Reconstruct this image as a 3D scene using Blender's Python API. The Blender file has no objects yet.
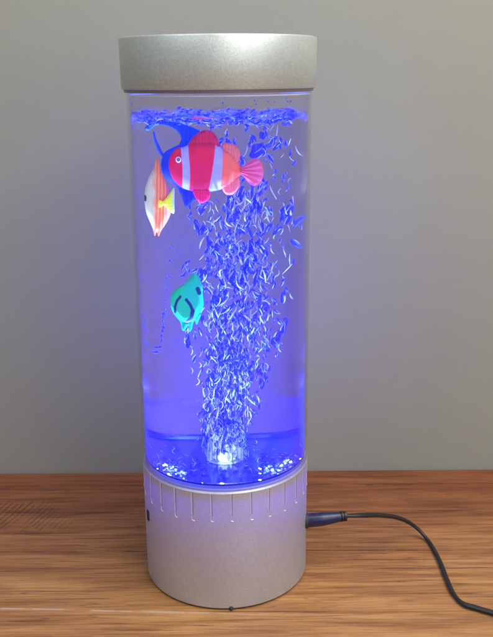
import bpy, bmesh, math, random
import numpy as np
from mathutils import Vector, Matrix
R_ = math.radians
random.seed(7); rng = np.random.default_rng(7)
sc = bpy.context.scene
col = sc.collection

# ------------------------------------------------------------------ camera
D = 0.42                       # camera to lamp axis, metres
CAM = Vector((0.0123, -D, 0.265))
PITCH = 16.1
cam_d = bpy.data.cameras.new('camera'); cam = bpy.data.objects.new('camera', cam_d); col.objects.link(cam)
cam_d.sensor_fit = 'VERTICAL'; cam_d.sensor_height = 36; cam_d.lens = 842 / 637 * 36
cam_d.clip_start = 0.01; cam_d.clip_end = 50
cam_rot = Matrix.Rotation(R_(90 - PITCH), 3, 'X') @ Matrix.Rotation(R_(-0.52), 3, 'Z')
cam.matrix_world = Matrix.Translation(CAM) @ cam_rot.to_4x4()
sc.camera = cam

# ------------------------------------------------------------------ world, view, room lamps and an added fill
w = bpy.data.worlds.new('World'); sc.world = w; w.use_nodes = True
bg = w.node_tree.nodes['Background']; bg.inputs[0].default_value = (0.80, 0.86, 0.90, 1); bg.inputs[1].default_value = 0.25
sc.view_settings.view_transform = 'Standard'; sc.view_settings.look = 'None'
sc.view_settings.exposure = 0.12; sc.view_settings.gamma = 1
def area(name, loc, target, size, power, colr, size_y=None):
    l = bpy.data.lights.new(name, 'AREA'); l.energy = power; l.color = colr
    l.shape = 'RECTANGLE'; l.size = size; l.size_y = size_y or size
    o = bpy.data.objects.new(name, l); col.objects.link(o); o.location = loc
    o.rotation_euler = (Vector(target) - Vector(loc)).to_track_quat('-Z', 'Y').to_euler()
    return o
area('ceiling_light', (0.36, -0.26, 0.82), (0.10, 0.03, 0.12), 0.60, 6.6, (1.0, 0.97, 0.90))
area('room_light', (0.45, -0.85, 0.55), (0.0, 0.0, 0.05), 0.75, 2.8, (1.0, 0.98, 0.94), 0.7)
area('left_fill', (-0.45, -0.45, 0.95), (-0.1, 0.1, 0.2), 0.5, 2.5, (0.92, 0.97, 1.0))  # added soft fill from the upper left
sc.cycles.max_bounces = 20; sc.cycles.transmission_bounces = 18; sc.cycles.transparent_max_bounces = 24
sc.cycles.glossy_bounces = 8; sc.cycles.diffuse_bounces = 4; sc.cycles.volume_bounces = 1
sc.cycles.sample_clamp_indirect = 4.0; sc.cycles.sample_clamp_direct = 0
sc.cycles.use_denoising = True; sc.cycles.blur_glossy = 0.3

# ------------------------------------------------------------------ measured sizes
RT = 0.0445          # tube, base radius
RW = 0.0428          # water radius
RC = 0.0466          # cap radius
ZB = 0.0672          # top of base
ZW = 0.2472          # water level
ZC0, ZC1 = 0.2592, 0.2822
YWALL = 0.1155

# ------------------------------------------------------------------ reading positions off the photograph
def ray(px, py):
    d = cam_rot @ Vector(((px - 246.5) / 842, -(py - 318.5) / 842, -1))
    return CAM.copy(), d.normalized()
def at_Y(px, py, Y):
    o, d = ray(px, py); return o + d * ((Y - o.y) / d.y)
def at_Z(px, py, Z):
    o, d = ray(px, py); return o + d * ((Z - o.z) / d.z)
def at_water(px, py, Y):
    o, d = ray(px, py)
    a = d.x ** 2 + d.y ** 2; b = 2 * (o.x * d.x + o.y * d.y); c = o.x ** 2 + o.y ** 2 - RW ** 2
    disc = max(b * b - 4 * a * c, 0); t = (-b - math.sqrt(disc)) / (2 * a)
    p = o + d * t; n = Vector((p.x, p.y, 0)).normalized()
    eta = 1 / 1.333; ci = -n.dot(d); k = 1 - eta * eta * (1 - ci * ci)
    r = eta * d + (eta * ci - math.sqrt(k)) * n
    return p + r * ((Y - p.y) / r.y)

def at_wall(px, py):
    o, d = ray(px, py)
    a = d.x ** 2 + d.y ** 2; b = 2 * (o.x * d.x + o.y * d.y); c = o.x ** 2 + o.y ** 2 - RW ** 2
    p = o + d * ((-b - math.sqrt(max(b * b - 4 * a * c, 0))) / (2 * a)); k = (RW - 0.0013) / RW
    return Vector((p.x * k, p.y * k, p.z))

# ------------------------------------------------------------------ helpers
def tag(o, label=None, cat=None, group=None, kind=None):
    if label: o['label'] = label
    if cat: o['category'] = cat
    if group: o['group'] = group
    if kind: o['kind'] = kind
    return o
def link(name, me, mat=None, parent=None, smooth=True):
    o = bpy.data.objects.new(name, me); col.objects.link(o)
    if mat: me.materials.append(mat)
    if smooth:
        for p in me.polygons: p.use_smooth = True
    if parent: o.parent = parent
    if smooth: me.set_sharp_from_angle(angle=R_(35))
    return o
def build(name, bm, mat, parent=None, smooth=True):
    me = bpy.data.meshes.new(name); bm.to_mesh(me); bm.free()
    return link(name, me, mat, parent, smooth)
def empty(name, loc=(0, 0, 0)):
    o = bpy.data.objects.new(name, None); o.empty_display_size = 0.01; col.objects.link(o); o.location = loc; return o
def lathe(profile, seg=128, closed=True):
    """profile: list of (r, z); closed joins last to first"""
    bm = bmesh.new(); rings = []
    for r, z in profile:
        if r < 1e-7: rings.append([bm.verts.new((0, 0, z))])
        else: rings.append([bm.verts.new((r * math.cos(2 * math.pi * i / seg), r * math.sin(2 * math.pi * i / seg), z)) for i in range(seg)])
    n = len(rings)
    for k in range(n if closed else n - 1):
        A, B = rings[k], rings[(k + 1) % n]
        if len(A) == 1 and len(B) == 1: continue
        for i in range(seg):
            j = (i + 1) % seg
            if len(A) == 1: bm.faces.new((A[0], B[j], B[i]))
            elif len(B) == 1: bm.faces.new((A[i], A[j], B[0]))
            else: bm.faces.new((A[i], A[j], B[j], B[i]))
    bmesh.ops.recalc_face_normals(bm, faces=bm.faces)
    return bm
def sweep(pts, rad, seg=12, flat=1.0, steps=8):
    """smooth tube through pts (Catmull-Rom); rad number or list"""
    P = [Vector(p) for p in pts]; rads = rad if isinstance(rad, (list, tuple)) else [rad] * len(P)
    Q, RR = [], []
    for i in range(len(P) - 1):
        p0 = P[max(i - 1, 0)]; p1 = P[i]; p2 = P[i + 1]; p3 = P[min(i + 2, len(P) - 1)]
        for s in range(steps):
            t = s / steps
            Q.append(0.5 * ((2 * p1) + (p2 - p0) * t + (2 * p0 - 5 * p1 + 4 * p2 - p3) * t * t + (3 * p1 - p0 - 3 * p2 + p3) * t ** 3))
            RR.append(rads[i] * (1 - t) + rads[i + 1] * t)
    Q.append(P[-1]); RR.append(rads[-1])
    bm = bmesh.new(); rings = []; up = Vector((0, 0, 1))
    for i, q in enumerate(Q):
        t = (Q[min(i + 1, len(Q) - 1)] - Q[max(i - 1, 0)]).normalized()
        s = t.cross(up); s = s.normalized() if s.length > 1e-4 else Vector((1, 0, 0)); u = s.cross(t)
        rings.append([bm.verts.new(q + s * math.cos(a) * RR[i] * flat + u * math.sin(a) * RR[i]) for a in [2 * math.pi * k / seg for k in range(seg)]])
    for A, B in zip(rings, rings[1:]):
        for i in range(seg): bm.faces.new((A[i], A[(i + 1) % seg], B[(i + 1) % seg], B[i]))
    bm.faces.new(rings[0]); bm.faces.new(rings[-1][::-1])
    bmesh.ops.recalc_face_normals(bm, faces=bm.faces)
    return bm

# ------------------------------------------------------------------ materials
def mat(name):
    m = bpy.data.materials.new(name); m.use_nodes = True
    nt = m.node_tree; nt.nodes.clear()
    out = nt.nodes.new('ShaderNodeOutputMaterial')
    def N(t, **k):
        n = nt.nodes.new(t)
        for a, v in k.items():
            if a == 'i':
                for kk, vv in v.items(): n.inputs[kk].default_value = vv
            else: setattr(n, a, v)
        return n
    return m, nt, out, N, nt.links.new
def principled(name, color, rough=0.5, metal=0.0, bump=0, bscale=800, spec=0.5, sss=0, coat=0, tr=0):
    m, nt, out, N, L = mat(name)
    p = N('ShaderNodeBsdfPrincipled', i={'Base Color': (*color, 1), 'Roughness': rough, 'Metallic': metal, 'Specular IOR Level': spec, 'Coat Weight': coat, 'Transmission Weight': tr})
    tc = N('ShaderNodeTexCoord'); n = N('ShaderNodeTexNoise', i={'Scale': bscale, 'Detail': 4})
    L(tc.outputs['Object'], n.inputs['Vector'])
    r = N('ShaderNodeMapRange', i={'To Min': rough * 0.85, 'To Max': min(1, rough * 1.2)}); L(n.outputs[0], r.inputs[0]); L(r.outputs[0], p.inputs['Roughness'])
    if bump:
        b = N('ShaderNodeBump', i={'Strength': bump, 'Distance': 0.0003}); L(n.outputs[0], b.inputs['Height']); L(b.outputs[0], p.inputs['Normal'])
    L(p.outputs[0], out.inputs[0]); return m

# painted silver plastic: fine metal flake
def silver(name, tint, trans=0.0):
    m, nt, out, N, L = mat(name)
    tc = N('ShaderNodeTexCoord')
    fl = N('ShaderNodeTexVoronoi', i={'Scale': 1700}); L(tc.outputs['Object'], fl.inputs['Vector'])
    ln = N('ShaderNodeTexNoise', i={'Scale': 40, 'Detail': 3}); L(tc.outputs['Object'], ln.inputs['Vector'])
    mx = N('ShaderNodeMix', data_type='RGBA', i={6: (*[c * 0.86 for c in tint], 1), 7: (*tint, 1)})
    L(ln.outputs[0], mx.inputs[0])
    hs = N('ShaderNodeMix', data_type='RGBA', blend_type='MULTIPLY', i={0: 0.15}); L(mx.outputs[2], hs.inputs[6]); bwn = N('ShaderNodeSeparateColor'); L(fl.outputs['Color'], bwn.inputs[0]); L(bwn.outputs[0], hs.inputs[7])
    p = N('ShaderNodeBsdfPrincipled', i={'Metallic': 0.6, 'Roughness': 0.46})
    L(hs.outputs[2], p.inputs['Base Color'])
    b = N('ShaderNodeBump', i={'Strength': 0.10, 'Distance': 0.0002}); L(fl.outputs['Distance'], b.inputs['Height']); L(b.outputs[0], p.inputs['Normal'])
    if trans:
        t = N('ShaderNodeBsdfTranslucent', i={0: (0.8, 0.8, 0.9, 1)})
        s = N('ShaderNodeMixShader', i={0: trans}); L(p.outputs[0], s.inputs[1]); L(t.outputs[0], s.inputs[2]); L(s.outputs[0], out.inputs[0])
    else: L(p.outputs[0], out.inputs[0])
    return m
M_base = silver('silver_paint_translucent', (0.72, 0.73, 0.72), 0.15)
M_cap = silver('silver_paint', (0.68, 0.73, 0.73))
M_lip = principled('silver_lip', (0.30, 0.27, 0.27), 0.4, 0.5)

# clear acrylic, thin wall: clear with Fresnel shine
m, nt, out, N, L = mat('clear_acrylic'); M_tube = m
lw = N('ShaderNodeLayerWeight', i={'Blend': 0.5}); pw = N('ShaderNodeMath', operation='POWER'); L(lw.outputs['Facing'], pw.inputs[0]); pw.inputs[1].default_value = 3.6
fr = N('ShaderNodeMath', operation='MULTIPLY_ADD'); L(pw.outputs[0], fr.inputs[0]); fr.inputs[1].default_value = 0.9; fr.inputs[2].default_value = 0.014; tr = N('ShaderNodeBsdfTransparent', i={0: (0.94, 0.93, 0.985, 1)})
gl = N('ShaderNodeBsdfGlossy', i={'Roughness': 0.06, 'Color': (0.9, 0.9, 0.95, 1)}); mx = N('ShaderNodeMixShader')
L(fr.outputs[0], mx.inputs[0]); L(tr.outputs[0], mx.inputs[1]); L(gl.outputs[0], mx.inputs[2]); L(mx.outputs[0], out.inputs[0])

# water: refracting, a little cloudy so that the lamp's light shows in it
m, nt, out, N, L = mat('water'); M_water = m
g = N('ShaderNodeBsdfGlass', i={'IOR': 1.333, 'Roughness': 0.0, 'Color': (0.93, 0.92, 1, 1)}); L(g.outputs[0], out.inputs['Surface'])
v = N('ShaderNodeVolumeScatter', i={'Color': (0.10, 0.05, 1, 1), 'Density': 0.34, 'Anisotropy': 0.1}); L(v.outputs[0], out.inputs['Volume'])

# bubbles in the water: blue light painted in, white slivers drawn as highlights
def bubble_mat(name, dc, tc_, kd, kgl, rough):
    m, nt, out, N, L = mat(name)
    g = N('ShaderNodeBsdfTransparent', i={0: (*tc_, 1)})
    d = N('ShaderNodeBsdfDiffuse', i={0: (*dc, 1)}); t = N('ShaderNodeBsdfTranslucent', i={0: (*dc, 1)})
    a = N('ShaderNodeMixShader', i={0: 0.5}); L(d.outputs[0], a.inputs[1]); L(t.outputs[0], a.inputs[2])
    lw = N('ShaderNodeLayerWeight', i={'Blend': 0.5}); mr = N('ShaderNodeMapRange', i={'To Min': kd * 0.55, 'To Max': min(1, kd * 1.5)}); L(lw.outputs['Facing'], mr.inputs[0])
    b = N('ShaderNodeMixShader'); L(mr.outputs[0], b.inputs[0]); L(g.outputs[0], b.inputs[1]); L(a.outputs[0], b.inputs[2])
    gg = N('ShaderNodeBsdfGlossy', i={'Roughness': rough}); c = N('ShaderNodeMixShader', i={0: kgl})
    L(b.outputs[0], c.inputs[1]); L(gg.outputs[0], c.inputs[2]); L(c.outputs[0], out.inputs[0]); return m
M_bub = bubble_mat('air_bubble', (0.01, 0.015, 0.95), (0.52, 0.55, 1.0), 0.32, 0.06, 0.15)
M_highlight = bubble_mat('bubble_highlight', (0.92, 0.95, 1.0), (0.9, 0.9, 1), 0.95, 0.3, 0.3)

M_floor = principled('acrylic_floor', (0.02, 0.03, 0.62), 0.10, 0.1, bump=1.0, bscale=60)
M_black = principled('black_rubber', (0.012, 0.012, 0.014), 0.42, bump=0.1, bscale=900)
M_slot = principled('slot_edge_light', (0.85, 0.8, 0.85), 0.25, 0.3)
M_dark = principled('dark_gap', (0.03, 0.03, 0.035), 0.6)
def emis(name, c, s):
    m, nt, out, N, L = mat(name); e = N('ShaderNodeEmission', i={0: (*c, 1), 1: s}); L(e.outputs[0], out.inputs[0]); return m
M_glint = emis('glint_lit', (0.22, 0.5, 1.0), 1.6)
M_glint_white = emis('glint_lit_white', (0.6, 0.85, 1.0), 22)  # glowing stand-ins for LED reflections and sparkle

# painted wall
m, nt, out, N, L = mat('painted_wall'); M_wall = m
tc = N('ShaderNodeTexCoord'); n1 = N('ShaderNodeTexNoise', i={'Scale': 5, 'Detail': 5, 'Roughness': 0.6}); L(tc.outputs['Object'], n1.inputs['Vector'])
n2 = N('ShaderNodeTexNoise', i={'Scale': 420, 'Detail': 4}); L(tc.outputs['Object'], n2.inputs['Vector'])
cr = N('ShaderNodeMix', data_type='RGBA', i={6: (0.270, 0.272, 0.215, 1), 7: (0.340, 0.340, 0.265, 1)}); L(n1.outputs[0], cr.inputs[0])
p = N('ShaderNodeBsdfPrincipled', i={'Roughness': 0.75, 'Specular IOR Level': 0.3}); L(cr.outputs[2], p.inputs['Base Color'])
b = N('ShaderNodeBump', i={'Strength': 0.10, 'Distance': 0.0004}); L(n2.outputs[0], b.inputs['Height']); L(b.outputs[0], p.inputs['Normal']); L(p.outputs[0], out.inputs[0])

# wood
m, nt, out, N, L = mat('wood_planks'); M_wood = m
tc = N('ShaderNodeTexCoord'); sep = N('ShaderNodeSeparateXYZ'); L(tc.outputs['Object'], sep.inputs[0])
def math_(op, a, b=None, c=None):
    n = N('ShaderNodeMath', operation=op)
    for k, v in enumerate((a, b, c)):
        if v is None: continue
        if isinstance(v, (int, float)): n.inputs[k].default_value = v
        else: L(v, n.inputs[k])
    return n.outputs[0]
def noise(vec_scale, scale, detail=6, rough=0.6, dist=0, off=(0, 0, 0)):
    mp = N('ShaderNodeMapping', i={'Scale': vec_scale, 'Location': off}); L(tc.outputs['Object'], mp.inputs[0])
    n = N('ShaderNodeTexNoise', i={'Scale': scale, 'Detail': detail, 'Roughness': rough, 'Distortion': dist}); L(mp.outputs[0], n.inputs['Vector'])
    return n.outputs[0]
def ramp(fac, stops):
    r = N('ShaderNodeValToRGB'); L(fac, r.inputs[0])
    while len(r.color_ramp.elements) < len(stops): r.color_ramp.elements.new(0.5)
    for e, (p_, c_) in zip(r.color_ramp.elements, stops): e.position = p_; e.color = (*c_, 1)
    return r.outputs[0]
def mixc(fac, a, b, bt='MIX'):
    n = N('ShaderNodeMix', data_type='RGBA', blend_type=bt)
    for k, v in ((0, fac), (6, a), (7, b)):
        if isinstance(v, (int, float)): n.inputs[k].default_value = v
        elif isinstance(v, tuple): n.inputs[k].default_value = (*v, 1)
        else: L(v, n.inputs[k])
    return n.outputs[2]
grain = noise((0.9, 9, 1), 13, 9, 0.60, 0.5)
fine = noise((2.2, 120, 1), 14, 6, 0.72)
mid = noise((1.0, 45, 1), 12, 5, 0.6, 0.3, (2, 4, 0))
broad = noise((1, 4, 1), 6, 3, 0.5, 0.5, (3, 1, 0))
cgrain = ramp(grain, [(0.30, (0.24, 0.098, 0.034)), (0.45, (0.35, 0.158, 0.055)), (0.58, (0.45, 0.222, 0.080)), (0.75, (0.53, 0.285, 0.115))])
cfine = ramp(fine, [(0.36, (0.58, 0.50, 0.45)), (0.48, (1, 1, 1))])
cmid = ramp(mid, [(0.36, (0.60, 0.52, 0.47)), (0.48, (1, 1, 1))])
cw = mixc(0.7, mixc(0.8, cgrain, cfine, 'MULTIPLY'), cmid, 'MULTIPLY')
po = noise((7, 330, 1), 9, 2, 0.5, 0, (2, 8, 0)); pm = N('ShaderNodeMapRange', i={'From Min': 0.64, 'From Max': 0.68}); L(po, pm.inputs[0])
cw = mixc(math_('MULTIPLY', pm.outputs[0], 0.6), cw, (0.10, 0.045, 0.025))
# growth-ring lines: contours of a stretched noise
rn = noise((0.3, 8, 1), 6, 4, 0.5, 0.1, (9, 3, 0))
rl = math_('ABSOLUTE', math_('SUBTRACT', math_('FRACT', math_('MULTIPLY', rn, 26)), 0.5))
rm = N('ShaderNodeMapRange', i={'From Min': 0.10, 'From Max': 0.0}); L(rl, rm.inputs[0])
rk = N('ShaderNodeMapRange', i={'From Min': 0.42, 'From Max': 0.60}); L(noise((3, 20, 1), 5, 3, 0.5, 0, (4, 4, 0)), rk.inputs[0])
cw = mixc(math_('MULTIPLY', math_('MULTIPLY', rm.outputs[0], rk.outputs[0]), 0.75), cw, (0.11, 0.042, 0.018))
# redder, darker wood tone towards the back
yb = math_('ADD', sep.outputs[1], math_('MULTIPLY', math_('SUBTRACT', broad, 0.5), 0.05))
back = N('ShaderNodeMapRange', i={'From Min': -0.03, 'From Max': 0.085}); L(yb, back.inputs[0])
cw = mixc(back.outputs[0], cw, mixc(1.0, cw, (0.62, 0.43, 0.40), 'MULTIPLY'))
# dark grain streaks
st = noise((0.8, 40, 1), 9, 4, 0.55, 0.6, (7, 2, 0)); ms = N('ShaderNodeMapRange', i={'From Min': 0.62, 'From Max': 0.66}); L(st, ms.inputs[0])
cw = mixc(math_('MULTIPLY', ms.outputs[0], 0.65), cw, (0.075, 0.035, 0.022))
# plank seams at fixed Y
wob = math_('MULTIPLY', math_('SUBTRACT', noise((1, 1, 1), 14, 3), 0.5), 0.0022)
ys = math_('ADD', sep.outputs[1], wob); hole = []
for y0, wd in ((SEAM := -0.047, 0.0007), (0.012, 0.00045), (0.058, 0.00045), (0.094, 0.0005), (-0.12, 0.0008)):
    hole.append(math_('LESS_THAN', math_('ABSOLUTE', math_('SUBTRACT', math_('ADD', ys, math_('MULTIPLY', sep.outputs[0], 0.05 if y0 == SEAM else 0.008)), y0)), wd))
brk = N('ShaderNodeMapRange', i={'From Min': 0.40, 'From Max': 0.52}); L(noise((1, 1, 1), 60, 3, 0.6, 0, (0, 5, 0)), brk.inputs[0])
sfx = N('ShaderNodeMapRange', i={'From Min': 0.03, 'From Max': -0.03, 'To Min': 0.25, 'To Max': 1}); L(sep.outputs[0], sfx.inputs[0])
dark = math_('MAXIMUM', math_('MAXIMUM', hole[1], hole[2]), math_('MAXIMUM', hole[3], hole[4]))
cw = mixc(math_('MULTIPLY', math_('MULTIPLY', dark, brk.outputs[0]), 0.75), cw, (0.05, 0.022, 0.014))
cw = mixc(math_('MULTIPLY', math_('MULTIPLY', hole[0], brk.outputs[0]), math_('MULTIPLY', sfx.outputs[0], 0.7)), cw, (0.50, 0.38, 0.29))
# saw marks across the grain on the left
u = math_('ADD', sep.outputs[0], math_('MULTIPLY', sep.outputs[1], -0.35))
wv = math_('SINE', math_('MULTIPLY', math_('ADD', u, math_('MULTIPLY', noise((1, 1, 1), 30, 2), 0.006)), 1700))
sx = N('ShaderNodeMapRange', i={'From Min': -0.085, 'From Max': -0.125}); L(sep.outputs[0], sx.inputs[0])
sy = math_('LESS_THAN', math_('ABSOLUTE', math_('SUBTRACT', math_('ADD', sep.outputs[1], math_('MULTIPLY', noise((60, 1, 1), 3, 2), 0.03)), 0.070)), 0.017)
sn = N('ShaderNodeMapRange', i={'From Min': 0.36, 'From Max': 0.52}); L(noise((30, 6, 1), 3, 3, 0.5, 0, (1, 9, 0)), sn.inputs[0])
saw = math_('MULTIPLY', math_('MULTIPLY', math_('GREATER_THAN', wv, 0.5), sx.outputs[0]), math_('MULTIPLY', sy, sn.outputs[0]))
cw = mixc(math_('MULTIPLY', saw, 0.6), cw, (0.045, 0.022, 0.018))
p = N('ShaderNodeBsdfPrincipled', i={'Roughness': 0.42, 'Specular IOR Level': 0.45}); L(cw, p.inputs['Base Color'])
rr = N('ShaderNodeMapRange', i={'To Min': 0.55, 'To Max': 0.32}); L(grain, rr.inputs[0]); L(rr.outputs[0], p.inputs['Roughness'])
hh = math_('SUBTRACT', math_('ADD', math_('MULTIPLY', grain, 0.5), math_('MULTIPLY', fine, 0.5)), math_('MAXIMUM', dark, saw))
b = N('ShaderNodeBump', i={'Strength': 0.35, 'Distance': 0.0004}); L(hh, b.inputs['Height']); L(b.outputs[0], p.inputs['Normal']); L(p.outputs[0], out.inputs[0])

# ------------------------------------------------------------------ the setting
def box(name, x0, x1, y0, y1, z0, z1, m, bev=0.0, parent=None):
    bm = bmesh.new(); bmesh.ops.create_cube(bm, size=1)
    for v in bm.verts: v.co = Vector(((x0 + x1) / 2 + v.co.x * (x1 - x0), (y0 + y1) / 2 + v.co.y * (y1 - y0), (z0 + z1) / 2 + v.co.z * (z1 - z0)))
    if bev: bmesh.ops.bevel(bm, geom=bm.edges[:], offset=bev, segments=3, affect='EDGES')
    return build(name, bm, m, parent, smooth=False)
tag(box('tabletop', -0.7, 0.7, -0.62, YWALL - 0.0008, -0.03, 0.0, M_wood, 0.0012), kind='structure')
tag(box('wall', -1.4, 1.4, YWALL, YWALL + 0.1, -0.8, 1.3, M_wall), kind='structure')

# ------------------------------------------------------------------ the lamp
lamp = tag(empty('bubble_lamp'), 'tall silver and clear tube bubble lamp glowing blue on the wooden table', 'lamp')
# base: painted shell with a shoulder, hollow
prof = [(RT - 0.0016, 0.0008), (RT - 0.0005, 0.0008), (RT, 0.0014), (RT, ZB - 0.0008), (RT - 0.0006, ZB), (RT - 0.0018, ZB), (RT - 0.0020, ZB - 0.001), (RT - 0.0020, 0.0012)]
base = build('base', lathe(prof, 160), M_base, lamp)
build('light_block', lathe([(0, ZB - 0.0046), (0.031, ZB - 0.0046), (0.031, 0.002), (0, 0.002)], 96, closed=False), M_black, base)  # added black block, stops stray light bouncing inside the shell
foot = build('foot_ring', lathe([(RT - 0.004, 0), (RT - 0.0012, 0), (RT - 0.0012, 0.0007), (RT - 0.004, 0.0007)], 128), M_black, base)
# slots: cuts with a little hook, pale strips painting in the light along them
nsl = 28
for k in range(nsl):
    a0 = 2 * math.pi * (k + 0.35) / nsl
    def onr(a, z, r=RT + 0.00005): return (r * math.cos(a), r * math.sin(a), z)
    z1 = ZB - 0.0010; z0 = ZB - 0.0165 - 0.0006 * math.sin(k * 5.3)
    bm = sweep([onr(a0, z1), onr(a0, (z0 + z1) / 2), onr(a0, z0 + 0.001), onr(a0 + 0.012, z0), onr(a0 + 0.036, z0 - 0.0001)],
               [0.00010, 0.00011, 0.00014, 0.00022, 0.00026], 6, 1, 5)
    build('slot_edge_light', bm, M_slot, base)
    bm = sweep([onr(a0 + 0.020, z1, RT - 0.00004), onr(a0 + 0.020, z0 + 0.003, RT - 0.00004)], [0.00012, 0.00010], 6, 1, 3)
    build('slot', bm, M_dark, base)
# switch on the left side, small moulding nub in front
bm = bmesh.new(); bmesh.ops.create_cube(bm, size=1); bmesh.ops.scale(bm, vec=(0.0012, 0.003, 0.006), verts=bm.verts)
bmesh.ops.bevel(bm, geom=bm.edges[:], offset=0.0004, segments=2, affect='EDGES')
sw = build('switch', bm, M_dark, base); an = R_(203); sw.location = (RT * math.cos(an), RT * math.sin(an), 0.040); sw.rotation_euler = (0, 0, an)
bm = bmesh.new(); bmesh.ops.create_uvsphere(bm, u_segments=12, v_segments=8, radius=0.0011)
nb = build('moulding_nub', bm, M_dark, base); an = R_(-86); nb.location = ((RT + 0.0001) * math.cos(an), (RT + 0.0001) * math.sin(an), 0.0013)
# cap
prof = [(0, ZC0 + 0.002), (RC - 0.0015, ZC0 + 0.002), (RC - 0.0012, ZC0), (RC - 0.0004, ZC0), (RC, ZC0 + 0.0006), (RC + 0.0002, ZC1 - 0.0008), (RC - 0.0001, ZC1 - 0.0002), (RC - 0.0008, ZC1), (0, ZC1 + 0.0001)]
cap = build('cap', lathe(prof, 160, closed=False), M_cap, lamp)
lip = build('cap_lip', lathe([(RT + 0.0002, ZC0 - 0.0016), (RC - 0.0013, ZC0 - 0.0014), (RC - 0.0010, ZC0 - 0.0001), (RT + 0.0002, ZC0 - 0.0001)], 128), M_lip, cap)
# tube
tube = build('tube', lathe([(RT - 0.0001, ZB + 0.0002), (RT - 0.0001, ZC0 - 0.0002), (RT - 0.0013, ZC0 - 0.0002), (RT - 0.0013, ZB + 0.0002)], 192), M_tube, lamp)
build('tube_rim', lathe([(RT - 0.0012, ZC0 - 0.0024), (RT - 0.0002, ZC0 - 0.0024), (RT - 0.0002, ZC0 - 0.0029), (RT - 0.0012, ZC0 - 0.0029)], 128), principled('polished_edge', (0.75, 0.73, 0.85), 0.2), tube)
# light plate under the water, glowing chips drawn for the LED reflections
plate = build('light_plate', lathe([(0, ZB - 0.0012), (RT - 0.0022, ZB - 0.0012), (RT - 0.0022, ZB - 0.004), (0, ZB - 0.004)], 128, closed=False), M_floor, lamp)
build('plate_rim', lathe([(RW - 0.0034, ZB + 0.0014), (RW - 0.0004, ZB + 0.0014), (RW - 0.0004, ZB + 0.0036), (RW - 0.0030, ZB + 0.0032)], 128), principled('plate_rim', (0.008, 0.012, 0.40), 0.15, 0), plate)
build('edge_glow', lathe([(RW - 0.0003, ZB + 0.0011), (RW - 0.0002, ZB + 0.0011), (RW - 0.0002, ZB + 0.0027), (RW - 0.0003, ZB + 0.0027)], 128), emis('edge_glow_emit', (0.10, 0.16, 1.0), 0.9), plate)  # added glowing ring, brightens the unlit front of the rim
build('lens_sheet', lathe([(0, ZB + 0.0017), (RW - 0.0036, ZB + 0.0017), (RW - 0.0036, ZB + 0.0014), (0, ZB + 0.0014)], 96, closed=False), M_floor, plate)
def dome(name, x, y, z, r, m, par, h=0.7):
    bm = bmesh.new(); bmesh.ops.create_uvsphere(bm, u_segments=16, v_segments=10, radius=r)
    for v in bm.verts: v.co.z *= h
    o = build(name, bm, m, par); o.location = (x, y, z); return o
ZF = ZB + 0.0018      # floor of the water
def led_glints(x, y, z, n, spread, r, m):
    bm = bmesh.new()
    for i in range(n):
        q_ = bmesh.ops.create_icosphere(bm, subdivisions=1, radius=r * random.uniform(0.5, 1.1))
        d_ = Vector((random.gauss(0, spread), random.gauss(0, spread), random.uniform(0, 0.0006)))
        sc_ = Vector((random.uniform(0.7, 1.5), random.uniform(0.5, 1.2), 0.6))
        for v in q_['verts']: v.co = Vector((v.co.x * sc_.x, v.co.y * sc_.y, v.co.z * sc_.z)) + d_
    o = build('led_glint', bm, m, plate); o.location = (x, y, z)
for k in range(11):
    a = R_(-158 + 13.6 * k) + random.gauss(0, 0.03)
    led_glints(0.0412 * math.cos(a), 0.0412 * math.sin(a), ZB + 0.0032, random.choice((1, 2, 3)), 0.0007, random.uniform(0.0003, 0.0006), M_glint_white if k % 3 else M_glint)
for cx, cy in ((-0.024, -0.020), (-0.020, -0.023), (-0.027, -0.015), (0.022, -0.022), (0.026, -0.017), (0.029, -0.012), (0.019, -0.018)):
    led_glints(cx, cy, ZB + 0.0026, 4, 0.0016, random.uniform(0.0005, 0.0009), M_glint_white)
    led_glints(cx, cy, ZB + 0.0024, 9, 0.0028, 0.0009, M_glint)
#chips(0.011, 0.014, ZB + 0.0026, 3, 0.0012, 0.0007, emis('led_lit_cyan', (0.08, 0.75, 1.0), 6))
build('seal_ring', lathe([(RW + 0.0002, ZB + 0.0002), (RT - 0.0016, ZB + 0.0002), (RT - 0.0016, ZB + 0.0012), (RW + 0.0002, ZB + 0.0010)], 128), principled('seal_ring', (0.45, 0.45, 0.85), 0.25), plate)
# air nozzle: clear ribbed cup
bm = lathe([(0.0055, ZF + 0.0003), (0.0068, ZF + 0.0003), (0.0062, ZF + 0.012), (0.0066, ZF + 0.0125), (0.0056, ZF + 0.013), (0.0050, ZF + 0.012), (0.0052, ZF + 0.001)], 48)
for v in bm.verts:
    a = math.atan2(v.co.y, v.co.x); s = 1 + 0.05 * math.cos(12 * a); v.co.x *= s; v.co.y *= s
m, nt, out, N, L = mat('clear_nozzle')
g = N('ShaderNodeBsdfGlass', i={'IOR': 1.15, 'Roughness': 0.08}); d = N('ShaderNodeBsdfDiffuse', i={0: (0.75, 0.78, 0.95, 1)}); x_ = N('ShaderNodeMixShader', i={0: 0.15})
L(g.outputs[0], x_.inputs[1]); L(d.outputs[0], x_.inputs[2]); L(x_.outputs[0], out.inputs[0])
noz = build('air_nozzle', bm, m, lamp)
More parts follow.
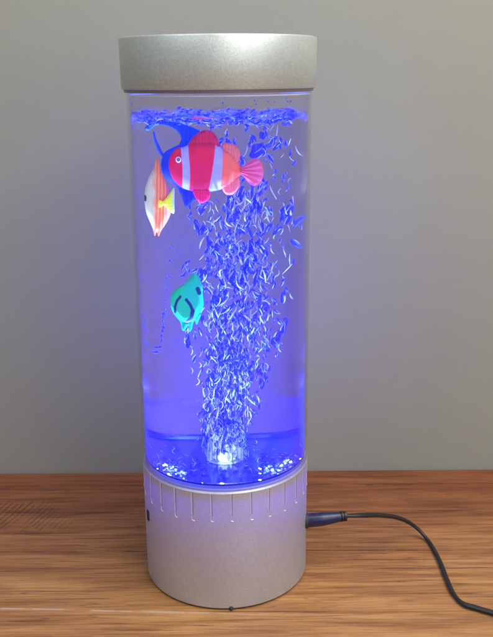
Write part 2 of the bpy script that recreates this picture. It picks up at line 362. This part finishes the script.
# the lamp's own light: blue diodes shining up the water and inside the shell
def point(name, loc, power, c, r=0.002, par=None):
    l = bpy.data.lights.new(name, 'POINT'); l.energy = power; l.color = c; l.shadow_soft_size = r
    o = bpy.data.objects.new(name, l); col.objects.link(o); o.location = loc; o.parent = lamp; return o
for x, y in ((-0.024, -0.012), (0.025, -0.010), (0.016, 0.020), (-0.016, 0.020), (0.0, -0.027)):
    point('diode_light', (x, y, ZB + 0.009), 0.26, (0.03, 0.05, 1.0), 0.0)
for x, y in ((0.014, -0.016), (-0.016, -0.012), (0.0, 0.018)):
    l = bpy.data.lights.new('diode_beam', 'SPOT'); l.energy = 8.0; l.color = (0.40, 0.72, 1.0); l.spot_size = R_(64); l.spot_blend = 0.8; l.shadow_soft_size = 0
    o = bpy.data.objects.new('diode_beam', l); col.objects.link(o); o.location = (x, y, ZB + 0.006); o.parent = lamp; o.rotation_euler = (R_(180), 0, 0)
point('diode_light', (0, -0.002, ZB + 0.0095), 0.75, (0.50, 0.80, 1.0), 0.0)
point('diode_light', (0.011, 0.012, ZB + 0.0035), 0.16, (0.10, 0.8, 1.0), 0.0)
dome('outlet_diode', 0, 0, ZB + 0.0040, 0.0036, emis('outlet_lit', (0.45, 0.75, 1.0), 8), plate)
for k in range(14):
    a = 2 * math.pi * k / 14 - R_(70)
    point('shell_light', (0.0375 * math.cos(a), 0.0375 * math.sin(a), ZB - 0.0075), 0.11 if 0 < (k % 14) < 4 else 0.045, (0.10, 0.04, 1.0), 0.003)

# ------------------------------------------------------------------ water, with a rippled top
NS, NR = 128, 26
bm = bmesh.new()
def wave(x, y):
    return 0.0009 * (math.sin(x * 260 + 1.3 * math.sin(y * 190)) + math.sin(y * 310 + 2 * math.sin(x * 150 + 1)) * 0.8 + math.sin((x + y) * 520) * 0.35)
rows = []
for j in range(NR + 1):
    r = RW * j / NR
    if j == 0: rows.append([bm.verts.new((0, 0, ZW + wave(0, 0)))]); continue
    rows.append([bm.verts.new((r * math.cos(2 * math.pi * i / NS), r * math.sin(2 * math.pi * i / NS), ZW + wave(r * math.cos(2 * math.pi * i / NS), r * math.sin(2 * math.pi * i / NS)))) for i in range(NS)])
bot = [bm.verts.new((RW * math.cos(2 * math.pi * i / NS), RW * math.sin(2 * math.pi * i / NS), ZB + 0.0008)) for i in range(NS)]
for i in range(NS):
    j = (i + 1) % NS
    bm.faces.new((rows[0][0], rows[1][i], rows[1][j]))
    for A, B in zip(rows[1:], rows[2:]): bm.faces.new((A[i], B[i], B[j], A[j]))
    bm.faces.new((rows[-1][i], bot[i], bot[j], rows[-1][j]))
bm.faces.new(bot[::-1])
bmesh.ops.recalc_face_normals(bm, faces=bm.faces)
rim = set(rows[-1]); brim = set(bot)
bmesh.ops.split_edges(bm, edges=[e for e in bm.edges if all(v in rim for v in e.verts) or all(v in brim for v in e.verts)])
wt = build('water', bm, M_water)
tag(wt, 'clear water lit blue filling the acrylic tube of the lamp', 'water', kind='stuff')

# ------------------------------------------------------------------ fish
def frame_at(cpx, cpy, Y):
    """local axes of the photograph's pixel grid in the water, at one distance"""
    P = at_water(cpx, cpy, Y)
    ax = (at_water(cpx + 12, cpy, Y) - at_water(cpx - 12, cpy, Y)) / 24
    ay = (at_water(cpx, cpy + 12, Y) - at_water(cpx, cpy - 12, Y)) / 24
    return P, ax, ay
def smooth_poly(pts, k=6):
    P = np.array(pts, float); n = len(P); Q = []
    for i in range(n):
        p0, p1, p2, p3 = P[i - 1], P[i], P[(i + 1) % n], P[(i + 2) % n]
        for s in range(k):
            t = s / k
            Q.append(0.5 * (2 * p1 + (p2 - p0) * t + (2 * p0 - 5 * p1 + 4 * p2 - p3) * t * t + (3 * p1 - p0 - 3 * p2 + p3) * t ** 3))
    return np.array(Q)
def poly_dist(poly, X):
    A = poly; B = np.roll(poly, -1, 0)
    best = np.full(len(X), 1e9); near = np.zeros((len(X), 2)); inside = np.zeros(len(X), bool)
    for a, b in zip(A, B):
        ab = b - a; t = np.clip(((X - a) @ ab) / max(ab @ ab, 1e-12), 0, 1); q = a + t[:, None] * ab
        dd = np.hypot(*(X - q).T); m_ = dd < best; best[m_] = dd[m_]; near[m_] = q[m_]
        if a[1] != b[1]:
            c = ((a[1] > X[:, 1]) != (b[1] > X[:, 1])) & (X[:, 0] < (b[0] - a[0]) * (X[:, 1] - a[1]) / (b[1] - a[1]) + a[0]); inside ^= c
    return best, near, inside
def pillow(name, pts, fr, C, colour_fn, T, W, mat_, parent, step=0.45, yoff=0.0, ridge=None):
    """a moulded shape: outline in photo pixels, pillow-thick, pigment per point"""
    P, ax, ay = fr
    poly = smooth_poly(pts)
    x0, y0 = poly.min(0) - step; x1, y1 = poly.max(0) + step
    nx, ny = int((x1 - x0) / step) + 2, int((y1 - y0) / step) + 2
    gx, gy = np.meshgrid(x0 + np.arange(nx) * step, y0 + np.arange(ny) * step)
    X = np.stack([gx.ravel(), gy.ravel()], 1)
    ctr = X.reshape(ny, nx, 2)[:-1, :-1] + step / 2
    _, _, ins = poly_dist(poly, ctr.reshape(-1, 2)); ins = ins.reshape(ny - 1, nx - 1)
    used = {}; faces = []; cnt = {}
    for j, i in zip(*np.nonzero(ins)):
        q = (j * nx + i, j * nx + i + 1, (j + 1) * nx + i + 1, (j + 1) * nx + i); faces.append(q)
        for v in q: cnt[v] = cnt.get(v, 0) + 1
    ids = sorted(cnt); Xu = X[ids]; dd, near, _ = poly_dist(poly, Xu)
    edge = np.array([cnt[v] < 4 for v in ids]); Xu[edge] = near[edge]; dd[edge] = 0
    q = 1 - np.clip(dd / W, 0, 1); th = T * np.sqrt(np.clip(1 - q * q, 0, 1))
    if ridge is not None: th = th * (1 + ridge(Xu) * (dd > 0.1))
    idx = {v: k for k, v in enumerate(ids)}
    base_ = np.array(P) + (Xu[:, :1] - C[0]) * np.array(ax) + (Xu[:, 1:] - C[1]) * np.array(ay)
    front = base_.copy(); front[:, 1] += yoff - th; backs = base_.copy(); backs[:, 1] += yoff + th
    n = len(ids); bmap = [k if edge[k] else n + k for k in range(n)]
    V = np.vstack([front, backs]); Cc = colour_fn(Xu); CC = np.vstack([Cc, Cc])
    F = [tuple(idx[v] for v in f) for f in faces] + [tuple(bmap[idx[v]] for v in f[::-1]) for f in faces]
    keep = sorted({v for f in F for v in f}); rm = {v: k for k, v in enumerate(keep)}
    me = bpy.data.meshes.new(name)
    org = np.array(parent.location)
    me.from_pydata((V[keep] - org).tolist(), [], [tuple(rm[v] for v in f) for f in F]); me.update()
    at = me.color_attributes.new('pigment', 'FLOAT_COLOR', 'POINT')
    at.data.foreach_set('color', np.hstack([CC[keep], np.ones((len(keep), 1))]).astype(np.float32).ravel())
    return link(name, me, mat_, parent)
def pigment(name, rough=0.35, trans=0.25):
    m, nt, out, N, L = mat(name); a = N('ShaderNodeAttribute', attribute_name='pigment')
    tc = N('ShaderNodeTexCoord'); nz = N('ShaderNodeTexNoise', i={'Scale': 320, 'Detail': 4}); L(tc.outputs['Object'], nz.inputs['Vector'])
    v = N('ShaderNodeMapRange', i={'To Min': 0.80, 'To Max': 1.15}); L(nz.outputs[0], v.inputs[0])
    mu = N('ShaderNodeVectorMath', operation='SCALE'); L(a.outputs['Color'], mu.inputs[0]); L(v.outputs[0], mu.inputs['Scale'])
    p = N('ShaderNodeBsdfPrincipled', i={'Roughness': rough}); L(mu.outputs[0], p.inputs['Base Color'])
    b = N('ShaderNodeBump', i={'Strength': 0.25, 'Distance': 0.0003}); L(nz.outputs[0], b.inputs['Height']); L(b.outputs[0], p.inputs['Normal'])
    t = N('ShaderNodeBsdfTranslucent'); L(mu.outputs[0], t.inputs[0]); s = N('ShaderNodeMixShader', i={0: trans})
    L(p.outputs[0], s.inputs[1]); L(t.outputs[0], s.inputs[2]); L(s.outputs[0], out.inputs[0]); return m
M_fish = pigment('moulded_plastic')
def ss(x, a, b):
    t = np.clip((x - a) / (b - a), 0, 1); return t * t * (3 - 2 * t)
def lerp(a, b, t): return np.asarray(a) * (1 - t[:, None]) + np.asarray(b) * t[:, None]
def const(c): return lambda X: np.tile(np.array(c, float), (len(X), 1))

# clownfish
C = (213, 165); Y = -0.020; fr = frame_at(*C, Y)
f1 = tag(empty('toy_fish', fr[0]), 'red and white banded toy fish with pink tail, largest in the tube', 'toy fish', 'toy fish inside the bubble lamp')
def c_clown(X):
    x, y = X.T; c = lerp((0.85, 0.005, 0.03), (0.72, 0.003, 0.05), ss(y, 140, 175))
    s1 = 184.5 + 0.006 * (y - 165) ** 2 * np.sign(165 - y) * 0.5 + np.where(y < 165, -0.12 * (165 - y), 0.05 * (y - 165))
    w1 = ss(np.abs(x - s1 - 1), 4.2, 3.4); c = lerp(c, (0.55, 0.50, 0.80), w1) * 1
    s2 = 217.5 - 0.004 * (y - 142) * (y - 142) * 0.5 + 1.5
    hw = 3.2 + 0.055 * np.clip(y - 140, 0, 60)
    rear = ss(x, s2 - 0.5, s2 + 0.5); c = lerp(c, (0.95, 0.12, 0.06), rear)
    w2 = ss(np.abs(x - s2), hw + .5, hw - .5); c = lerp(c, (0.55, 0.50, 0.82), w2)
    return c
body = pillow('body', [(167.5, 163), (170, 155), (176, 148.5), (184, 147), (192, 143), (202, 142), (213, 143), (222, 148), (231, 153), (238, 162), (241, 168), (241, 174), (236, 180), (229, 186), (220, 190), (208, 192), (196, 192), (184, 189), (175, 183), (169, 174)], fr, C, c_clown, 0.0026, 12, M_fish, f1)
pillow('dorsal_fin', [(189, 146), (191, 140), (197, 134), (204, 130.5), (211, 131), (216, 136), (218.5, 142), (219, 148), (205, 147)], fr, C, const((0.74, 0.015, 0.05)), 0.0011, 3, M_fish, f1, ridge=lambda X: 0.15 * np.sin(X[:, 0] * 2.2))
pillow('dorsal_fin', [(223, 150), (222, 144), (228, 143), (235, 145), (239.5, 150), (240, 157), (237, 164), (231, 160)], fr, C, const((0.92, 0.18, 0.13)), 0.0011, 3, M_fish, f1, ridge=lambda X: 0.15 * np.sin(X[:, 0] * 2.2))
pillow('anal_fin', [(222, 186), (232, 180), (238, 178), (240.5, 184), (238, 190), (233, 194.5), (227, 195), (223, 191)], fr, C, const((0.92, 0.20, 0.19)), 0.0011, 3, M_fish, f1, ridge=lambda X: 0.15 * np.sin(X[:, 0] * 2.2))
pillow('tail_fin', [(238, 168), (244, 166), (251, 160), (257, 158.5), (262, 162), (264.5, 170), (264, 178), (260, 184), (254, 186.5), (248, 182), (243, 176), (238, 174)], fr, C, const((0.90, 0.13, 0.22)), 0.0012, 4, M_fish, f1, ridge=lambda X: 0.3 * np.sin(np.arctan2(X[:, 1] - 171, X[:, 0] - 236) * 26))
pillow('pelvic_fin', [(193, 190), (201, 189), (209, 190), (210, 196), (207, 201), (202, 203.5), (197, 201), (194, 196)], fr, C, const((0.80, 0.01, 0.10)), 0.0012, 3, M_fish, f1, yoff=-0.001, ridge=lambda X: 0.15 * np.sin(X[:, 0] * 2.2))
def eye(cx, cy, r, fr, C, par, yoff, inner=(0.02, 0.01, 0.02), ring=(0.9, 0.9, 0.95)):
    def f(X):
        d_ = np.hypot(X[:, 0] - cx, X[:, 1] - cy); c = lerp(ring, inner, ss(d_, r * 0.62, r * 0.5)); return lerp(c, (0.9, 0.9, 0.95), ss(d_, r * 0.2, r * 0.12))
    pts = [(cx + r * math.cos(t), cy + r * math.sin(t)) for t in [2 * math.pi * k / 12 for k in range(12)]]
    pillow('eye', pts, fr, C, f, 0.0007, r, M_fish, par, step=0.3, yoff=yoff)
eye(177.5, 159.5, 3.1, fr, C, f1, -0.0026)

# blue fish with a swept filament, behind the clownfish
C = (185, 160); Y = -0.005; fr = frame_at(*C, Y)
f2 = tag(empty('toy_fish', fr[0]), 'blue toy fish with a long curved fin, behind the red and white fish', 'toy fish', 'toy fish inside the bubble lamp')
blue = lambda X: lerp((0.01, 0.10, 0.62), (0.01, 0.03, 0.55), ss(X[:, 1], 130, 180))
pillow('body', [(161, 160), (165, 152), (172, 148), (181, 144), (195, 143), (208, 150), (213, 165), (207, 182), (196, 190), (183, 190), (173, 184), (165, 178), (161, 170)], fr, C, blue, 0.0022, 9, M_fish, f2)
pillow('dorsal_fin', [(143, 129), (147, 124.5), (156, 121.5), (166, 120.5), (177, 122.5), (188, 126), (200, 132), (204, 142), (196, 148), (183, 150), (179, 146), (181, 138), (177, 131), (170, 127), (162, 125), (154, 126.5), (148, 131)], fr, C, blue, 0.0009, 2.5, M_fish, f2, ridge=lambda X: 0.2 * np.sin(X[:, 0] * 1.5))
pillow('pelvic_fin', [(174, 182), (180, 186), (190, 188), (202, 189), (200, 196), (193, 202), (186, 208), (183, 202), (180, 194)], fr, C, blue, 0.0009, 3, M_fish, f2, ridge=lambda X: 0.2 * np.sin(X[:, 0] * 1.5))
pillow('filament', [(152, 133), (153.5, 132), (156, 140), (161, 150), (164, 155), (162, 157), (157, 151), (153.5, 142)], fr, C, blue, 0.0006, 1.2, M_fish, f2, step=0.35)

# pale yellow and red fish at the left wall
C = (158, 200); Y = -0.012; fr = frame_at(*C, Y)
f3 = tag(empty('toy_fish', fr[0]), 'upright cream and red toy fish with yellow fin beside the left tube wall', 'toy fish', 'toy fish inside the bubble lamp')
def c_yel(X):
    x, y = X.T; cx = 157 - 0.004 * (y - 198) ** 2 * 0.3
    c = lerp((0.92, 0.85, 0.42), (0.95, 0.16, 0.04), ss(x + 0.8 * np.sin(y * 0.35), 150.5, 156.0))
    c = lerp(c, (0.95, 0.55, 0.20), ss(np.sin(x * 1.9 + 0.05 * y), 0.5, 1.0) * (x > 150)); c = lerp(c, (0.85, 0.25, 0.40), ss(x, 163, 167) * 0.8)
    m_ = np.hypot((x - 143.6) / 1.6, (y - 198) / 3.4); return lerp(c, (0.03, 0.02, 0.03), ss(m_, 1.1, 0.8))
pillow('body', [(157, 158), (158.5, 160), (160, 168), (164, 179), (168, 189), (170, 200), (170, 213), (166, 223), (161, 231), (158.5, 237), (156.5, 232), (154.5, 236.5), (152.5, 229), (149, 221), (145, 212), (143, 200), (144.5, 188), (149, 177), (153.5, 168), (155.5, 160)], fr, C, c_yel, 0.0022, 7, M_fish, f3, ridge=lambda X: 0.015 * np.sin(X[:, 0] * 2.4))
pillow('pectoral_fin', [(157.5, 199), (162, 200.5), (166, 196), (170.5, 189), (172.5, 188), (172.5, 200), (172.5, 212.5), (169, 211), (165, 206), (162, 205), (158, 206.5)], fr, C, lambda X: lerp((0.92, 0.90, 0.01), (0.75, 0.85, 0.55), ss(X[:, 0], 169.5, 171.5)), 0.001, 2.5, M_fish, f3, yoff=-0.003, ridge=lambda X: 0.08 * np.sin(X[:, 1] * 2.2))
# teal fish
C = (187, 302); Y = -0.018; fr = frame_at(*C, Y)
f4 = tag(empty('toy_fish', fr[0]), 'small teal green toy fish with curved black marks, lowest in the tube', 'toy fish', 'toy fish inside the bubble lamp')
def c_teal(X):
    x, y = X.T; c = lerp((0.0, 0.62, 0.17), (0.0, 0.62, 0.28), ss(x - 0.5 * (y - 300), 178, 196))
    def arc(P, w_):
        d_ = np.full(len(X), 99.0)
        P = np.array(P, float)
        for a, b in zip(P, P[1:]):
            t = np.clip(((X - a) @ (b - a)) / ((b - a) @ (b - a)), 0, 1); d_ = np.minimum(d_, np.hypot(*(X - a - t[:, None] * (b - a)).T))
        return ss(d_, w_ + .35, w_ - .35)
    for P, w_ in (([(180, 296), (176.5, 300), (174.5, 306), (174.5, 312)], 0.9), ([(186, 299), (190, 304), (192.5, 310)], 1.0), ([(192.5, 310), (191.5, 317), (186, 322)], 1.4), ([(197.5, 288.5), (199, 292.5)], 1.4)):
        c = lerp(c, (0.01, 0.02, 0.10), arc(P, w_ * 1.5))
    return c
pillow('body', [(194.5, 273.5), (199, 278), (201.5, 286), (202.5, 296), (203, 306), (200, 313), (196, 319), (190, 323), (183, 323), (177, 318), (172, 311), (170, 303), (171, 294), (177, 288), (184, 284), (189, 278)], fr, C, c_teal, 0.0019, 8, M_fish, f4)
pillow('ragged_fin', [(177, 315), (183, 320), (190, 320), (197, 315), (200.5, 314), (199, 319), (196.5, 325), (195, 320.5), (193, 323), (191.5, 329.5), (189, 332), (188.5, 326), (186.5, 327), (184.5, 331), (182, 330), (180.5, 323)], fr, C, const((0.0, 0.62, 0.42)), 0.0009, 2, M_fish, f4, step=0.35)

# ------------------------------------------------------------------ bubbles
def bub_mesh(L_, r, bend, seed, mt=None, glints=False):
    rr = random.Random(seed); bm = bmesh.new(); bmesh.ops.create_icosphere(bm, subdivisions=3, radius=1)
    ph = rr.uniform(0, 6.28); tw = rr.uniform(-1, 1)
    for v in bm.verts:
        z = v.co.z; sgn = 1 if z >= 0 else -1
        t = abs(z); rad = r * (1 + 0.18 * math.sin(z * 4 + ph)) * (1.0 + 0.1 * z)
        a = math.atan2(v.co.y, v.co.x); rad *= 1 + 0.16 * math.cos(2 * a + tw * z)
        v.co = Vector((v.co.x * rad + bend * (z * z - 0.4) * L_ * 0.5, v.co.y * rad + 0.3 * bend * math.sin(2 * z + ph) * L_ * 0.4, z * L_ * 0.5))
    for f in bm.faces: f.material_index = 0
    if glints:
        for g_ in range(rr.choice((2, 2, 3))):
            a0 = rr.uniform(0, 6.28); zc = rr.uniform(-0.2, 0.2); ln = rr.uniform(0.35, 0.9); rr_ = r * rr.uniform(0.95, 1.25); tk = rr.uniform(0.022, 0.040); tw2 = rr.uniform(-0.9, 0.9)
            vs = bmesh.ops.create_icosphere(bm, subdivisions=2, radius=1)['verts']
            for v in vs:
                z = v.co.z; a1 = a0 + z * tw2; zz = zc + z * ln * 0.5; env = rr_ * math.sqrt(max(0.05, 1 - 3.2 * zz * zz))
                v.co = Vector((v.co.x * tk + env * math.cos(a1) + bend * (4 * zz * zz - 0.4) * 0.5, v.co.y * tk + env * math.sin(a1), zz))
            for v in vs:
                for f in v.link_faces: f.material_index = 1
    me = bpy.data.meshes.new('air_bubble'); bm.to_mesh(me); bm.free(); me.materials.append(mt or M_bub); me.materials.append(M_highlight)
    for p_ in me.polygons: p_.use_smooth = True
    return me
variants = [bub_mesh(1.0, random.uniform(0.10, 0.17), random.uniform(-0.35, 0.35), s, None, True) for s in range(18)]
highlights = [bub_mesh(1.0, random.uniform(0.024, 0.042), random.uniform(-0.6, 0.6), 90 + s, M_highlight) for s in range(12)]  # white slivers drawn as highlights on the bubbles
rounds = [bub_mesh(1.0, random.uniform(0.22, 0.34), random.uniform(-0.2, 0.2), 50 + s, None, True) for s in range(6)]
def prof_at(y):          # column centre and half width (photo pixels) by height
    k = [(112, 245, 62), (150, 255, 50), (200, 246, 52), (250, 238, 45), (300, 236, 44), (350, 234, 36), (400, 229, 26), (440, 227, 18), (470, 227, 15)]
    for (a, c0, h0), (b, c1, h1) in zip(k, k[1:]):
        if y <= b: t = (y - a) / (b - a); return c0 + (c1 - c0) * t, h0 + (h1 - h0) * t
    return k[-1][1:]
spots = []
while len(spots) < 1550:
    y = 120 + (470 - 120) * random.random() ** 0.62
    c_, h_ = prof_at(y); x = c_ + max(-1.25, min(1.25, random.gauss(0, 0.52))) * h_
    Y = random.uniform(-1, 1) * 0.0042 * h_ / 10 * 1.1
    p_ = at_water(x, y, Y)
    if math.hypot(p_.x, p_.y) > 0.0365 or p_.z > ZW - 0.004 or p_.z < ZB + 0.008: continue
    bad = False
    for q_, (cx, cy, rx, ry, yy) in enumerate(((213, 165, 52, 34, -0.020), (158, 200, 16, 40, -0.012), (187, 302, 18, 30, -0.018))):
        if ((x - cx) / rx) ** 2 + ((y - cy) / ry) ** 2 < 1.0 and p_.y < yy + 0.007: bad = True
    if bad: continue
    L_ = random.triangular(0.0022, 0.0082, 0.0036) * (0.75 if y > 430 else 1)
    spots.append((L_, p_))
spots.sort(key=lambda s: -s[0] / (s[1] - CAM.xyz).length)
def bub_matrix(p_, L_):
    m_ = Matrix.Rotation(random.uniform(0, 6.28), 4, 'Z') @ Matrix.Rotation(random.gauss(0, 0.33), 4, 'X') @ Matrix.Rotation(random.gauss(0, 0.33), 4, 'Y')
    return Matrix.Translation(p_) @ m_ @ Matrix.Diagonal((L_, L_, L_, 1))
GRP = 'air bubbles rising in the lamp water'
for L_, p_ in spots[:295]:
    o = bpy.data.objects.new('air_bubble', random.choice(random.choices((variants, rounds, highlights), (60, 4, 36))[0])); col.objects.link(o)  # some are only white slivers painted as highlights
    o.matrix_world = bub_matrix(p_, L_)
    tag(o, 'elongated blue lit air bubble rising in the column of bubbles inside the tube', 'air bubble', GRP)
def merged(name, items):
    V, F, MI, n = [], [], [], 0
    for me, M in items:
        V += [tuple(M @ v.co) for v in me.vertices]; F += [tuple(i + n for i in p_.vertices) for p_ in me.polygons]; n = len(V)
        MI += [1 if me.materials[0] == M_highlight else p_.material_index for p_ in me.polygons]
    me = bpy.data.meshes.new(name); me.from_pydata(V, [], F); me.update(); o = link(name, me, M_bub); me.materials.append(M_highlight)
    me.polygons.foreach_set('material_index', MI); return o
tag(merged('small_bubbles', [(random.choice(highlights if random.random() < 0.33 else variants), bub_matrix(p_, L_ * 0.85)) for L_, p_ in spots[295:]]), 'countless small blue air bubbles filling the rising column in the tube', 'bubbles', kind='stuff')
# froth at the water surface
items = []
for k in range(700):
    a = random.uniform(0, 6.28); r = (RW - 0.0022) * math.sqrt(random.random())
    x, y = r * math.cos(a), r * math.sin(a); s = random.uniform(0.0009, 0.0026)
    z = ZW + wave(x, y) - s * random.uniform(0.35, 0.8) - random.gauss(0.0002, 0.0010)
    items.append((random.choice(rounds) if random.random() < 0.6 else random.choice(highlights), Matrix.Translation((x, y, z)) @ Matrix.Rotation(random.uniform(0, 6.28), 4, 'Z') @ Matrix.Rotation(random.uniform(0.9, 1.6), 4, 'X') @ Matrix.Diagonal((s * 1.2, s * 0.8, s * 1.5, 1))))
tag(merged('surface_froth', items), 'band of blue froth floating on the water just below the silver cap', 'froth', kind='stuff')
# churned bubbles around the nozzle and beads lying on the light plate
items = []
for k in range(330):
    a = random.uniform(0, 6.28); r = 0.0095 * math.sqrt(random.random()); s = random.uniform(0.0010, 0.0026)
    items.append((random.choice(rounds + highlights + highlights), Matrix.Translation((r * math.cos(a), r * math.sin(a), ZB + 0.005 + random.random() ** 1.3 * 0.022)) @ Matrix.Diagonal((s, s, s * 1.9, 1))))
for cx, cy, sp, n_ in ((-0.023, -0.018, 0.006, 110), (0.023, -0.016, 0.007, 120), (0, 0, 0.022, 90)):
    for k in range(n_):
        x, y = random.gauss(cx, sp), random.gauss(cy, sp)
        if math.hypot(x, y) > RW - 0.003: continue
        s = random.uniform(0.0008, 0.0024); items.append((random.choice(rounds + highlights), Matrix.Translation((x, y, ZB + 0.0022 + s * 0.6)) @ Matrix.Rotation(random.uniform(0, 6.28), 4, 'Z') @ Matrix.Rotation(random.uniform(0.5, 1.6), 4, 'X') @ Matrix.Diagonal((s * 1.2, s, s * 1.5, 1))))
tag(merged('churned_bubbles', items), 'white sparkling froth churned around the clear nozzle at the tube bottom', 'bubbles', kind='stuff')
# beads clinging to the wall, low on the left and above the water line
items = []
for k in range(70):
    y = random.choice((random.uniform(312, 348), random.uniform(312, 348), random.uniform(245, 345)))
    x = (142 + (y - 310) * 0.12 if k % 2 else 163 - (y - 310) * 0.10) + random.gauss(0, 0.7)
    v = at_wall(x, y); s = random.uniform(0.0009, 0.0016)
    items.append((rounds[k % 6], Matrix.Translation(v) @ Matrix.Rotation(random.uniform(0, 3), 4, 'X') @ Matrix.Diagonal((s, s, s * 0.7, 1))))
for dx, dy, L_ in ((0, 0, 0.0046), (1, -4.5, 0.0034), (-3, -2, 0.0022), (4, -1.5, 0.0022)):
    items.append((variants[3], Matrix.Translation(at_wall(154 + dx, 352 + dy)) @ Matrix.Rotation(R_(88), 4, 'Y') @ Matrix.Diagonal((L_ * 0.8, L_ * 0.8, L_, 1))))
for k in range(34):
    a = random.uniform(0, 6.28); s = random.uniform(0.0004, 0.0011)
    items.append((rounds[k % 6], Matrix.Translation(((RT - 0.0019) * math.cos(a), (RT - 0.0019) * math.sin(a), ZW + random.uniform(0.002, 0.0105))) @ Matrix.Diagonal((s, s, s, 1))))
tag(merged('wall_bubbles', items), 'tiny beads clinging to the inner wall of the tube, low on the left and under the cap', 'bubbles', kind='stuff')

# ------------------------------------------------------------------ power lead
lead = tag(empty('power_cable', (RT, 0, 0.028)), 'black power cable plugged into the right side of the lamp base', 'cable')
def rel(bm):
    for v in bm.verts: v.co -= Vector(lead.location)
    return bm
zs = at_Y(306, 520, -0.004).z
p0 = at_Y(307, 520.5, -0.006); p1 = at_Y(322, 519.0, -0.006); p2 = at_Y(338, 517.0, -0.005); p3 = at_Y(346, 516.0, -0.004)
plug = build('plug', rel(sweep([p0, p1, p2, p2 + (p3 - p2) * 0.15], [0.0039, 0.0038, 0.0028, 0.0025], 20, 1, 6)), principled('black_plastic_blue_lit', (0.012, 0.014, 0.07), 0.3, bump=0.1, bscale=900), lead)  # lamp's blue light put into the plug's black
for t in (0.15, 0.5, 0.85):
    c_ = p2.lerp(p3, t); d_ = (p3 - p2).normalized()
    build('relief_ring', rel(sweep([c_ - d_ * 0.0006, c_ + d_ * 0.0006], [0.0028, 0.0028], 16, 1, 3)), M_black, plug)
tbl = lambda x, y, z=0.0016: at_Z(x, y, z)
q = [p3 - (p3 - p2) * 0.5, p3, at_Y(362, 514.5, 0.000), at_Y(380, 514.5, 0.010), at_Y(397, 517, 0.020), at_Y(412, 524, 0.026), tbl(427, 539), tbl(438, 558), tbl(446, 578), tbl(453, 593), tbl(462, 602.5), tbl(476, 607), tbl(493, 612), tbl(530, 622), tbl(600, 640)]
q = [Vector((v.x, v.y, max(v.z, 0.0016))) for v in q]
bm = sweep(q, 0.00100, 12, 1.0, 10)
cord = build('cord', rel(bm), M_black, lead)
bm = sweep([v + Vector((0.0005, -0.0017, 0)) if i > 1 else v for i, v in enumerate(q)], 0.00100, 12, 1.0, 10)
build('cord', rel(bm), M_black, lead)
# socket collar on the base
c_ = p0 - (p1 - p0).normalized() * 0.0006
build('power_socket', sweep([c_ - Vector((0.003, 0, 0)), c_ + Vector((0.0012, 0, 0))], [0.0044, 0.0042], 24, 1, 3), M_dark, base)
